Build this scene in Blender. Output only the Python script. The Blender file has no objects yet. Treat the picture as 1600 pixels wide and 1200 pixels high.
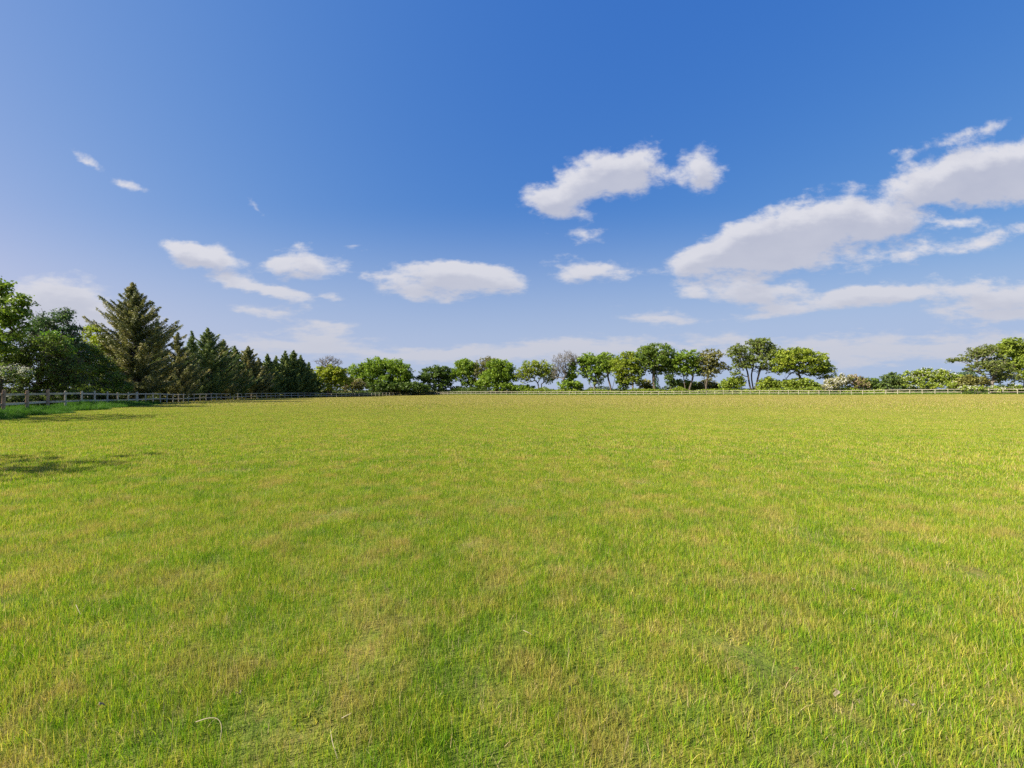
import bpy, math, random
import numpy as np
R = math.radians
rng = np.random.default_rng(7)
random.seed(7)
scene = bpy.context.scene
COL = scene.collection

# ------------------------------------------------------------------ camera, sky, sun, exposure
EYE = 1.5
F = 600.0                      # focal length in pixels of a 1600 px wide frame
ROLL = 0.0025
def hy(x): return 609.3 - (x - 800) * ROLL
cam_d = bpy.data.cameras.new("camera"); cam = bpy.data.objects.new("camera", cam_d); COL.objects.link(cam)
cam_d.sensor_width = 36.0; cam_d.lens = 36.0 * F / 1600
cam_d.shift_y = 9.3 / 1600
cam_d.clip_start = 0.05; cam_d.clip_end = 12000
cam.location = (0, 0, EYE); cam.rotation_euler = (R(90), math.atan(ROLL), 0)
scene.camera = cam
SUN_EL = R(37); SUN_AZ = math.atan2(-1.0, -0.35)      # clockwise from +Y
sun_dir = (math.sin(SUN_AZ) * math.cos(SUN_EL), math.cos(SUN_AZ) * math.cos(SUN_EL), math.sin(SUN_EL))

scene.view_settings.view_transform = 'Standard'; scene.view_settings.look = 'None'
scene.view_settings.gamma = 1; EXPO = 1.1; scene.view_settings.exposure = EXPO
scene.view_settings.use_curve_mapping = False

class NT:
    def __init__(s, tree): s.t = tree; s.n = tree.nodes; s.l = tree.links
    def new(s, typ, **kw):
        n = s.n.new(typ)
        for k, v in kw.items(): setattr(n, k, v)
        return n
    def link(s, a, b): s.l.new(a, b)
    def put(s, sock, v):
        if isinstance(v, bpy.types.NodeSocket): s.l.new(v, sock)
        elif v is not None: sock.default_value = v
    def math(s, op, a, b=None, c=None, clamp=False):
        n = s.new('ShaderNodeMath', operation=op); n.use_clamp = clamp
        s.put(n.inputs[0], a); s.put(n.inputs[1], b)
        if c is not None: s.put(n.inputs[2], c)
        return n.outputs[0]
    def vmath(s, op, a, b=None, scale=None):
        n = s.new('ShaderNodeVectorMath', operation=op); s.put(n.inputs[0], a)
        if b is not None: s.put(n.inputs[1], b)
        if scale is not None: s.put(n.inputs['Scale'], scale)
        return n.outputs[0]
    def mix(s, f, a, b, blend='MIX'):
        n = s.new('ShaderNodeMix', data_type='RGBA', blend_type=blend)
        s.put(n.inputs[0], f); s.put(n.inputs[6], a); s.put(n.inputs[7], b)
        return n.outputs[2]
    def smooth(s, v, a, b, lo=0.0, hi=1.0):
        n = s.new('ShaderNodeMapRange', interpolation_type='SMOOTHSTEP')
        s.put(n.inputs[0], v); s.put(n.inputs[1], a); s.put(n.inputs[2], b); s.put(n.inputs[3], lo); s.put(n.inputs[4], hi)
        return n.outputs[0]
    def noise(s, vec, scale, detail=4, rough=0.5, color=False, dist=0.0):
        n = s.new('ShaderNodeTexNoise'); s.put(n.inputs['Vector'], vec)
        n.inputs['Scale'].default_value = scale; n.inputs['Detail'].default_value = detail
        n.inputs['Roughness'].default_value = rough; n.inputs['Distortion'].default_value = dist
        return n.outputs[1] if color else n.outputs[0]
    def xyz(s, x, y, z=0.0):
        n = s.new('ShaderNodeCombineXYZ'); s.put(n.inputs[0], x); s.put(n.inputs[1], y); s.put(n.inputs[2], z)
        return n.outputs[0]

# clouds: centre x, y, half width, half height, tilt (degrees), amount
CLOUDS = [
 (868,308,62,34,14,1.0),(935,272,64,40,12,1.0),(985,264,52,30,18,.8),(1018,245,34,28,25,.5),(995,302,44,24,8,.45),(900,332,50,20,0,.45),
 (1098,264,42,34,5,.95),(1050,276,26,22,0,.6),(912,370,36,16,-4,.7),(956,358,24,9,10,.35),(865,366,26,10,0,.3),
 (922,421,72,24,-3,.85),(695,437,120,30,-2,.95),(690,420,62,20,5,.6),(640,458,64,12,-6,.5),(772,436,66,20,-8,.8),(595,430,40,12,-10,.35),
 (482,412,64,28,-2,1.0),(430,413,34,13,6,.6),(322,404,72,24,-14,1.0),(290,392,40,16,-22,.7),
 (395,447,84,14,-12,.7),(455,458,66,11,-6,.6),(524,463,26,12,-20,.55),(405,486,90,14,-11,.6),(480,478,60,9,-8,.5),(370,440,50,9,-6,.4),
 (490,509,40,11,0,.6),(530,512,30,10,0,.55),(520,526,90,12,-5,.7),(440,538,130,20,-3,.7),(590,553,150,14,-3,.6),
 (1290,352,140,54,10,1.15),(1180,384,110,44,17,1.1),(1395,350,72,30,-4,.75),(1062,412,52,28,12,.5),(1255,410,100,22,5,.55),(1110,398,50,26,20,.6),(1330,424,50,14,0,.2),
 (1520,270,130,46,10,1.1),(1620,272,140,48,8,1.1),(1440,292,60,26,-2,.4),(1545,203,74,12,20,.55),(1462,226,60,10,22,.35),(1400,240,40,8,25,.2),
 (1440,392,105,18,8,.6),(1560,372,80,22,14,.7),(1492,345,62,17,0,.6),
 (1175,456,84,25,0,1.25),(1070,453,30,16,0,.95),(1205,490,74,12,8,.8),(1325,467,100,20,5,.95),(1430,452,120,22,5,.8),(1570,468,130,32,6,1.0),(1570,496,50,12,2,.6),
 (1040,498,80,13,-3,.85),(975,478,20,5,0,.3),(870,543,190,20,6,.6),(960,552,180,24,4,.62),(700,552,150,14,3,.7),(1150,528,80,12,0,.5),(1420,540,270,30,2,.62),(1240,555,210,26,0,.58),(1570,548,150,30,4,.55),
 (105,470,110,44,-10,1.15),(60,500,110,40,0,.9),(220,505,80,22,-10,.5),(330,560,160,26,0,.4),
 (140,252,34,9,-38,.55),(197,288,46,13,-8,.65),(405,325,38,8,-42,.5),(565,393,34,10,-5,.3),
]
def build_world():
    w = bpy.data.worlds.new("World"); scene.world = w; w.use_nodes = True
    g = NT(w.node_tree); g.n.clear()
    out = g.new('ShaderNodeOutputWorld'); bg = g.new('ShaderNodeBackground')
    g.link(bg.outputs[0], out.inputs[0])
    sky = g.new('ShaderNodeTexSky', sky_type='NISHITA'); sky.sun_disc = False
    sky.sun_elevation = SUN_EL; sky.sun_rotation = SUN_AZ
    sky.air_density = 1.0; sky.dust_density = 0.6; sky.ozone_density = 2.5; sky.altitude = 30
    tc = g.new('ShaderNodeTexCoord').outputs['Generated']
    sp = g.new('ShaderNodeSeparateXYZ'); g.link(tc, sp.inputs[0])
    x, y, z = sp.outputs
    ys = g.math('MAXIMUM', y, 0.05)
    u = g.math('DIVIDE', x, ys); v = g.math('DIVIDE', z, ys)
    uv = g.xyz(u, v)
    st = g.xyz(u, g.math('MULTIPLY', g.math('LOGARITHM', g.math('ADD', g.math('MAXIMUM', v, 0.0), .22), math.e), 1.2))          # flattened pattern
    warp = g.vmath('SUBTRACT', g.noise(st, 5.0, 3, .5, color=True), (.5, .5, .5))
    warp2 = g.vmath('SUBTRACT', g.noise(st, 19.0, 4, .55, color=True), (.5, .5, .5))
    wuv = g.vmath('ADD', uv, g.vmath('MULTIPLY', warp, (.07, .04, 0)))
    wuv = g.vmath('ADD', wuv, g.vmath('MULTIPLY', warp2, (.035, .022, 0)))
    def blobs(vec):
        acc = 0.0
        for (cx, cy, hw, hh, rot, amp) in CLOUDS:
            m = g.new('ShaderNodeMapping', vector_type='TEXTURE')
            m.inputs['Location'].default_value = ((cx - 800) / F, (hy(cx) - cy) / F, 0)
            m.inputs['Rotation'].default_value = (0, 0, R(rot))
            m.inputs['Scale'].default_value = (hw / F * 1.28, hh / F * 1.32, 1)
            g.link(vec, m.inputs['Vector'])
            gr = g.new('ShaderNodeTexGradient', gradient_type='SPHERICAL'); g.link(m.outputs[0], gr.inputs[0])
            acc = g.math('MULTIPLY_ADD', gr.outputs[1], amp, acc)
        return acc
    acc = blobs(wuv)
    accs = blobs(g.vmath('ADD', wuv, (-.012, .034, 0)))
    fbs = g.noise(g.vmath('ADD', st, (-.012, .06, 0)), 11.0, 5, .58)
    above = g.math('ADD', accs, g.math('MULTIPLY', g.math('SUBTRACT', fbs, .5), 1.15))
    fb = g.noise(st, 11.0, 9, .58)
    fb2 = g.noise(st, 40.0, 6, .6)
    near_c = g.smooth(acc, .0, .12)
    dens = g.math('ADD', acc, g.math('MULTIPLY', g.math('MULTIPLY', g.math('SUBTRACT', fb, .5), 1.4), near_c))
    dens = g.math('ADD', dens, g.math('MULTIPLY', g.math('MULTIPLY', g.math('SUBTRACT', fb2, .5), .45), near_c))
    front = g.smooth(y, 0.05, 0.25)
    alpha = g.math('MULTIPLY', g.smooth(dens, .20, .78), front)
    alpha = g.math('MULTIPLY', alpha, g.smooth(v, 0.0, 0.16, .88, .97))
    # cloud colour: sunlit tops and shaded lavender grey undersides, painted in
    sh = g.noise(g.vmath('ADD', st, (.012, -.03, 0)), 7.0, 5, .55)
    shade = g.math('ADD', g.smooth(above, .25, .95, 1.0, .25), g.math('MULTIPLY', g.math('SUBTRACT', sh, .5), .5), clamp=True)
    low = g.smooth(v, .05, .45)
    K = 2 ** -EXPO
    ccol = g.mix(shade, (.44*K, .47*K, .60*K, 1), (.74*K, .74*K, .80*K, 1))
    ccol2 = g.mix(low, (.58*K, .60*K, .69*K, 1), ccol)
    # clear sky
    sc3 = g.new('ShaderNodeSeparateColor'); g.link(sky.outputs[0], sc3.inputs[0]); cc3 = g.new('ShaderNodeCombineColor')
    dt = g.new('ShaderNodeVectorMath', operation='DOT_PRODUCT'); g.link(g.vmath('NORMALIZE', tc), dt.inputs[0]); dt.inputs[1].default_value = sun_dir
    for ch, (a_, g_, k_) in enumerate(((0.83, 1.399, .455), (-.04, .764, .169), (-.135, .282, .041))):
        q = g.math('POWER', g.math('SMOOTH_MIN', g.math('MAXIMUM', g.math('MULTIPLY', sc3.outputs[ch], SKY_STR), .004), (.30, .45, .66)[ch], .1), g_)
        q = g.math('MULTIPLY', q, g.math('EXPONENT', g.math('MULTIPLY', dt.outputs['Value'], k_)))
        g.link(g.math('MULTIPLY', q, math.exp(a_) / 2**EXPO), cc3.inputs[ch])
    # pale air towards the horizon
    K = 2 ** -EXPO
    base = g.mix(g.smooth(v, .50, .02, 0, .8), cc3.outputs[0], (.455*K, .54*K, .725*K, 1))
    g.link(g.mix(alpha, base, ccol2), bg.inputs[0]); bg.inputs[1].default_value = 1.0
    w.cycles.sampling_method = 'MANUAL'; w.cycles.sample_map_resolution = 512
SKY_STR = 0.085
build_world()
sl = bpy.data.lights.new("sun", 'SUN'); sl.energy = 5.0; sl.angle = R(0.5); sl.color = (1.0, .93, .80)
so = bpy.data.objects.new("sun", sl); COL.objects.link(so)
from mathutils import Vector
so.rotation_euler = Vector(sun_dir).to_track_quat('Z', 'Y').to_euler(); so.location = (-40, -10, 60)

scene.render.engine = 'CYCLES'
cy = scene.cycles
cy.max_bounces = 6; cy.diffuse_bounces = 3; cy.glossy_bounces = 2; cy.transmission_bounces = 4; cy.transparent_max_bounces = 4
cy.use_denoising = False; cy.caustics_reflective = False; cy.caustics_refractive = False
cy.sample_clamp_indirect = 4

# ------------------------------------------------------------------ helpers
def link(o, parent=None):
    COL.objects.link(o)
    if parent: o.parent = parent
    return o
def tag(o, label=None, cat=None, group=None, kind=None):
    if label: o['label'] = label
    if cat: o['category'] = cat
    if group: o['group'] = group
    if kind: o['kind'] = kind
    return o
def empty(name, loc):
    o = bpy.data.objects.new(name, None); o.location = loc; o.empty_display_size = .3
    return link(o)
def mesh_np(name, verts, faces, var=None, smooth=False, mat=None):
    """verts (n,3), faces (m,k) with constant k"""
    me = bpy.data.meshes.new(name)
    verts = np.asarray(verts, dtype=np.float32); faces = np.asarray(faces, dtype=np.int32)
    n, (m, k) = len(verts), faces.shape
    me.vertices.add(n); me.vertices.foreach_set('co', verts.ravel())
    me.loops.add(m * k); me.loops.foreach_set('vertex_index', faces.ravel())
    me.polygons.add(m); me.polygons.foreach_set('loop_start', np.arange(0, m * k, k, dtype=np.int32))
    if var is not None:
        a = me.attributes.new('var', 'FLOAT', 'POINT'); a.data.foreach_set('value', np.asarray(var, dtype=np.float32))
    me.update(calc_edges=True)
    if smooth: me.polygons.foreach_set('use_smooth', np.ones(m, dtype=bool))
    if mat: me.materials.append(mat)
    return me
def obj(name, me, parent=None, loc=None):
    o = bpy.data.objects.new(name, me); link(o, parent)
    if loc is not None: o.location = loc
    return o
def unit(v): return v / np.maximum(np.linalg.norm(v, axis=-1, keepdims=True), 1e-9)

# terrain: control points x, y, z (a field that swells and dips by a few tens of centimetres)
CP = np.array([(0,0,0),(0,8,0),(-12,10,0.02),(12,10,0),(0,25,0),(-26.8,21.2,.33),(-28.2,23.2,.36),(-33.5,34.3,.22),(-22,12,.28),(-40,48,.06),(-47.7,67,-.02),
  (-49.5,81,-.07),(-43,103,-.3),(-35,130,-.3),(-10,120,.0),(28,101,.0),(60,85,.2),(90,70,.42),(115,58,.45),(0,60,-.05),(30,50,.05),(60,40,.2),(30,20,0),(-20,70,-.15),
  (-60,150,-.5),(0,180,-.5),(80,150,-.4),(160,100,-.2),(-100,60,-.2),(-80,20,0),(0,-40,0),(400,400,-.6),(-400,400,-.6),(0,800,-.6),(800,100,-.6),(-800,100,-.6),(0,-800,-.6)])
def terrain(x, y):
    x = np.asarray(x, float); y = np.asarray(y, float)
    d2 = (x[..., None] - CP[:, 0])**2 + (y[..., None] - CP[:, 1])**2 + 9.0
    w = d2 ** -1.5
    return (w * CP[:, 2]).sum(-1) / w.sum(-1)
def tz(x, y): return float(terrain(np.array(x), np.array(y)))

# ------------------------------------------------------------------ materials
def mat_new(name):
    m = bpy.data.materials.new(name); m.use_nodes = True
    g = NT(m.node_tree); g.n.clear()
    out = g.new('ShaderNodeOutputMaterial')
    return m, g, out
def leaf_mat(name, c_dark, c_mid, c_light, transl=.35, rough=.5, nscale=.8, extra=None):
    m, g, out = mat_new(name)
    at = g.new('ShaderNodeAttribute', attribute_name='var').outputs['Fac']
    pos = g.new('ShaderNodeNewGeometry').outputs['Position']
    n = g.noise(pos, nscale, 3, .6)
    f = g.math('ADD', g.math('MULTIPLY', at, .65), g.math('MULTIPLY', g.math('SUBTRACT', n, .5), 1.3))
    f = g.math('ADD', f, .15)
    cr = g.new('ShaderNodeValToRGB'); g.link(f, cr.inputs[0])
    e = cr.color_ramp.elements; e[0].position = .05; e[0].color = (*c_dark, 1); e[1].position = .95; e[1].color = (*c_light, 1)
    k = e.new(.5); k.color = (*c_mid, 1)
    col = cr.outputs[0]
    p = g.new('ShaderNodeBsdfPrincipled'); g.link(col, p.inputs['Base Color']); p.inputs['Roughness'].default_value = rough
    p.inputs['Specular IOR Level'].default_value = .25
    t = g.new('ShaderNodeBsdfTranslucent'); g.link(g.mix(1.0, col, (1.15, 1.2, .7, 1), 'MULTIPLY'), t.inputs[0])
    ms = g.new('ShaderNodeMixShader'); ms.inputs[0].default_value = transl
    g.link(p.outputs[0], ms.inputs[1]); g.link(t.outputs[0], ms.inputs[2]); g.link(ms.outputs[0], out.inputs[0])
    return m
def bark_mat(name, c1, c2, scale=6):
    m, g, out = mat_new(name)
    pos = g.new('ShaderNodeNewGeometry').outputs['Position']
    n = g.noise(g.vmath('MULTIPLY', pos, (1, 1, .25)), scale, 6, .65)
    col = g.mix(g.smooth(n, .3, .7), (*c1, 1), (*c2, 1))
    p = g.new('ShaderNodeBsdfPrincipled'); g.link(col, p.inputs['Base Color']); p.inputs['Roughness'].default_value = .9
    p.inputs['Specular IOR Level'].default_value = .15
    b = g.new('ShaderNodeBump'); b.inputs['Strength'].default_value = .6; b.inputs['Distance'].default_value = .03
    g.link(n, b.inputs['Height']); g.link(b.outputs[0], p.inputs['Normal']); g.link(p.outputs[0], out.inputs[0])
    return m

def grass_colour(g, straw_bias=0.0, per_blade=None):
    """colour of the pasture at a place: green, yellow green and straw patches"""
    pos = g.new('ShaderNodeNewGeometry').outputs['Position']
    p2 = g.vmath('MULTIPLY', pos, (1, 1, 0))
    sp = g.new('ShaderNodeSeparateXYZ'); g.link(pos, sp.inputs[0])
    big = g.noise(p2, .2, 8, .75)
    midn = g.noise(g.vmath('ADD', p2, (17, 5, 0)), 1.1, 8, .8)
    small = g.noise(g.vmath('ADD', p2, (3, 31, 0)), 4.5, 5, .7)
    a = g.math('ADD', g.math('MULTIPLY', big, .7), g.math('MULTIPLY', midn, 1.25))
    a = g.math('ADD', a, g.math('MULTIPLY', small, 1.15))           # about 1.3 in the mean
    if per_blade is not None: a = g.math('ADD', a, g.math('MULTIPLY', g.math('SUBTRACT', per_blade, .5), .85))
    # the far half of the paddock is drier
    dry = g.smooth(sp.outputs[1], 1, 60, -.10, .06)
    a = g.math('ADD', a, g.math('ADD', dry, straw_bias))
    cr = g.new('ShaderNodeValToRGB'); g.link(g.math('SUBTRACT', a, 1.12), cr.inputs[0])
    e = cr.color_ramp.elements
    e[0].position = 0; e[0].color = (.095, .180, .012, 1)
    e[1].position = 1; e[1].color = (.52, .38, .20, 1)
    for p, c in ((.22, (.165, .295, .011)), (.42, (.27, .345, .014)), (.6, (.36, .34, .035)), (.8, (.44, .35, .10))):
        k = e.new(p); k.color = (*c, 1)
    # reddish brown seed and thatch patches
    rb = g.noise(g.vmath('ADD', p2, (71, 13, 0)), 1.9, 9, .8)
    rs = g.math('ADD', g.smooth(rb, .47, .63, 0, .62), g.smooth(sp.outputs[1], 8, 45, 0, .40))
    return g.mix(rs, cr.outputs[0], g.mix(g.smooth(sp.outputs[1], 4, 30), (.41, .29, .10, 1), (.265, .21, .065, 1)))

def blade_mat(name, bias=0.0, transl=.4):
    m, g, out = mat_new(name)
    at = g.new('ShaderNodeAttribute', attribute_name='var').outputs['Fac']
    col = grass_colour(g, bias, at)
    # dead stalks are the blades with the highest value
    col = g.mix(g.smooth(at, .93, .95), col, (.50, .38, .20, 1))
    tone = g.math('ADD', g.math('MULTIPLY', g.math('FRACT', g.math('MULTIPLY', at, 37.3)), .85), .80)     # old and young blades differ in tone
    col = g.vmath('SCALE', col, None, tone)
    p = g.new('ShaderNodeBsdfPrincipled'); g.link(col, p.inputs['Base Color']); p.inputs['Roughness'].default_value = .55
    p.inputs['Specular IOR Level'].default_value = .15
    t = g.new('ShaderNodeBsdfTranslucent'); g.link(g.mix(1.0, col, (1.1, 1.15, .8, 1), 'MULTIPLY'), t.inputs[0])
    ms = g.new('ShaderNodeMixShader'); ms.inputs[0].default_value = transl
    g.link(p.outputs[0], ms.inputs[1]); g.link(t.outputs[0], ms.inputs[2]); g.link(ms.outputs[0], out.inputs[0])
    return m
def ground_mat():
    m, g, out = mat_new('pasture_ground')
    pos = g.new('ShaderNodeNewGeometry').outputs['Position']
    sp = g.new('ShaderNodeSeparateXYZ'); g.link(pos, sp.inputs[0])
    col = grass_colour(g, .02)
    d = g.vmath('LENGTH', g.vmath('MULTIPLY', pos, (1, 1, 0)))
    dl = g.new('ShaderNodeVectorMath', operation='LENGTH'); g.link(pos, dl.inputs[0])
    # bare thatch and soil between the blades
    soil = g.mix(g.noise(pos, 25, 4, .6), (.05, .042, .018, 1), (.15, .125, .05, 1))
    col = g.mix(.6, col, soil)
    p = g.new('ShaderNodeBsdfPrincipled'); g.link(col, p.inputs['Base Color']); p.inputs['Roughness'].default_value = 1
    p.inputs['Specular IOR Level'].default_value = .1
    b = g.new('ShaderNodeBump'); b.inputs['Strength'].default_value = .8; b.inputs['Distance'].default_value = .06
    g.link(g.noise(pos, 9, 6, .7), b.inputs['Height']); g.link(b.outputs[0], p.inputs['Normal']); g.link(p.outputs[0], out.inputs[0])
    return m

# ------------------------------------------------------------------ ground
def build_ground():
    t = np.linspace(-1, 1, 361)
    c = np.sinh(t * 7.2) / np.sinh(7.2) * 6000
    X, Y = np.meshgrid(c, c + 25)
    Z = terrain(X, Y)
    n = len(c)
    v = np.stack([X.ravel(), Y.ravel(), Z.ravel()], 1)
    i = np.arange(n * n).reshape(n, n)
    f = np.stack([i[:-1, :-1].ravel(), i[:-1, 1:].ravel(), i[1:, 1:].ravel(), i[1:, :-1].ravel()], 1)
    o = obj('ground', mesh_np('ground', v, f, smooth=True, mat=ground_mat())); tag(o, kind='structure')
build_ground()

# ------------------------------------------------------------------ fence lines (plan)
LEFT = [(-13.5, -5.0), (-26.8, 21.2), (-33.5, 34.3), (-40.2, 48), (-46.8, 67), (-48.6, 81), (-43.2, 103), (-34.6, 132)]
FAR = [(-34.6, 132), (28, 101), (90.3, 70), (125, 52.5)]
def ray_depth(x, poly):
    u = (x - 800) / F; best = None
    for (x0, y0), (x1, y1) in zip(poly[:-1], poly[1:]):
        dx, dy = x1 - x0, y1 - y0
        den = dx - u * dy
        if abs(den) < 1e-9: continue
        s = (u * y0 - x0) / den
        if -1e-6 <= s <= 1 + 1e-6:
            yy = y0 + s * dy
            if yy > 0 and (best is None or yy < best): best = yy
    return best
def px(x, y, Y): return np.array([(x - 800) / F * Y, Y, EYE - (y - hy(x)) / F * Y])

# ------------------------------------------------------------------ grass
def blades(n, rad, L0, L1, w, lean=.55, seed=0, stalk=.04, segs=2, square=False):
    r = np.random.default_rng(seed)
    if square: x, y = r.uniform(-rad, rad, n), r.uniform(-rad, rad, n)
    else:
        a = r.uniform(0, 2 * np.pi, n); q = rad * np.sqrt(r.uniform(0, 1, n)); x, y = q * np.cos(a), q * np.sin(a)
    # tufting
    nt = max(4, n // 28); tx, ty = r.uniform(-rad, rad, nt), r.uniform(-rad, rad, nt); tl = r.uniform(.65, 1.3, nt)
    k = r.integers(0, nt, n); pull = r.uniform(0, .75, n)
    inside = (tx[k]**2 + ty[k]**2) < rad**2
    x = np.where(inside, x + (tx[k] - x) * pull * .5, x); y = np.where(inside, y + (ty[k] - y) * pull * .5, y)
    L = r.uniform(L0, L1, n) * np.where(inside, tl[k], 1); az = r.uniform(0, 2 * np.pi, n); ln = np.abs(r.normal(0, lean, n)).clip(0, 1.35)
    var = r.uniform(0, .93, n)
    st = r.uniform(0, 1, n) < stalk; var[st] = r.uniform(.95, 1, st.sum()); L[st] *= 1.35
    fa = r.uniform(0, 2 * np.pi, n); wx, wy = np.cos(fa) * w / 2, np.sin(fa) * w / 2
    wv = r.uniform(.6, 1.25, n); wv[st] *= .6
    wx *= wv; wy *= wv
    V = []; 
    ts = np.linspace(0, 1, segs + 1)
    px_, py_, pz_ = x.copy(), y.copy(), np.full(n, -.01)
    cur = ln * .45
    pts = [(px_, py_, pz_)]
    for s in range(segs):
        th = cur + ln * 1.1 * (s / max(1, segs - 1)) * .8
        px_ = px_ + np.sin(th) * np.cos(az) * L / segs; py_ = py_ + np.sin(th) * np.sin(az) * L / segs; pz_ = pz_ + np.cos(th) * L / segs
        pts.append((px_, py_, pz_))
    ws = [1.0, .85, .12] if segs == 2 else [1.0] + [1 - .9 * (i / segs)**1.5 for i in range(1, segs + 1)]
    rows = []
    for (a_, b_, c_), q in zip(pts, ws):
        rows.append(np.stack([a_ - wx * q, b_ - wy * q, c_], 1)); rows.append(np.stack([a_ + wx * q, b_ + wy * q, c_], 1))
    V = np.stack(rows, 1).reshape(-1, 3); m = 2 * (segs + 1)
    base = (np.arange(n) * m)[:, None]
    Fc = np.concatenate([base + np.array([[2 * s, 2 * s + 1, 2 * s + 3, 2 * s + 2]]) for s in range(segs)], 0)
    return V, Fc, np.repeat(var, m)

def instancer(name, pts, zrot, scl, idx, protos, label=None, cat=None):
    """one object: mesh patches instanced on points"""
    pc = bpy.data.collections.new(name + '_patches')
    for i, me in enumerate(protos):
        o = bpy.data.objects.new(f'{name}_patch_{i:02d}', me); pc.objects.link(o)
    me = bpy.data.meshes.new(name); me.vertices.add(len(pts)); me.vertices.foreach_set('co', np.asarray(pts, np.float32).ravel())
    for nm, arr, ty in (('zrot', zrot, 'FLOAT'), ('scl', scl, 'FLOAT'), ('idx', idx, 'INT')):
        a = me.attributes.new(nm, ty, 'POINT'); a.data.foreach_set('value', np.asarray(arr, np.float32 if ty == 'FLOAT' else np.int32))
    o = obj(name, me)
    t = bpy.data.node_groups.new(name + '_nodes', 'GeometryNodeTree')
    t.interface.new_socket('Geometry', in_out='INPUT', socket_type='NodeSocketGeometry')
    t.interface.new_socket('Geometry', in_out='OUTPUT', socket_type='NodeSocketGeometry')
    gi, go = t.nodes.new('NodeGroupInput'), t.nodes.new('NodeGroupOutput')
    ip = t.nodes.new('GeometryNodeInstanceOnPoints'); ci = t.nodes.new('GeometryNodeCollectionInfo')
    ci.inputs['Collection'].default_value = pc; ci.inputs['Separate Children'].default_value = True; ci.inputs['Reset Children'].default_value = True
    def at(nm, ty):
        a = t.nodes.new('GeometryNodeInputNamedAttribute'); a.data_type = ty; a.inputs['Name'].default_value = nm; return a.outputs['Attribute']
    cx = t.nodes.new('ShaderNodeCombineXYZ'); t.links.new(at('zrot', 'FLOAT'), cx.inputs[2])
    t.links.new(gi.outputs[0], ip.inputs['Points']); t.links.new(ci.outputs[0], ip.inputs['Instance'])
    ip.inputs['Pick Instance'].default_value = True
    t.links.new(at('idx', 'INT'), ip.inputs['Instance Index']); t.links.new(cx.outputs[0], ip.inputs['Rotation'])
    t.links.new(at('scl', 'FLOAT'), ip.inputs['Scale']); t.links.new(ip.outputs[0], go.inputs[0])
    md = o.modifiers.new('scatter', 'NODES'); md.node_group = t
    tag(o, label, cat, kind='stuff')
    return o
def point_in_field(x, y):
    """inside the fence lines"""
    poly = LEFT + FAR[1:] + [(140, -30), (-5, -30)]
    P = np.array(poly); inside = np.zeros(len(x), bool); j = len(P) - 1
    for i in range(len(P)):
        xi, yi = P[i]; xj, yj = P[j]
        c = ((yi > y) != (yj > y)) & (x < (xj - xi) * (y - yi) / (yj - yi + 1e-12) + xi)
        inside ^= c; j = i
    return inside
def scatter(spacing, y0, y1, xmax_fac, extra, seed, fade0=None, fade1=None, infield=True):
    r = np.random.default_rng(seed)
    xs = np.arange(-y1 * xmax_fac - extra, y1 * xmax_fac + extra, spacing); ys = np.arange(y0, y1, spacing)
    X, Y = np.meshgrid(xs, ys); X = X.ravel() + r.uniform(-.5, .5, X.size) * spacing; Y = Y.ravel() + r.uniform(-.5, .5, Y.size) * spacing
    k = np.abs(X) < np.maximum(Y, 0) * xmax_fac + extra
    d = np.hypot(X * .75, Y)
    if fade1: k &= r.uniform(0, 1, X.size) > (d - fade1[0]) / (fade1[1] - fade1[0])
    if fade0: k &= r.uniform(0, 1, X.size) < (d - fade0[0]) / (fade0[1] - fade0[0])
    if infield: k &= point_in_field(X, Y)
    X, Y = X[k], Y[k]
    return X, Y
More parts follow.
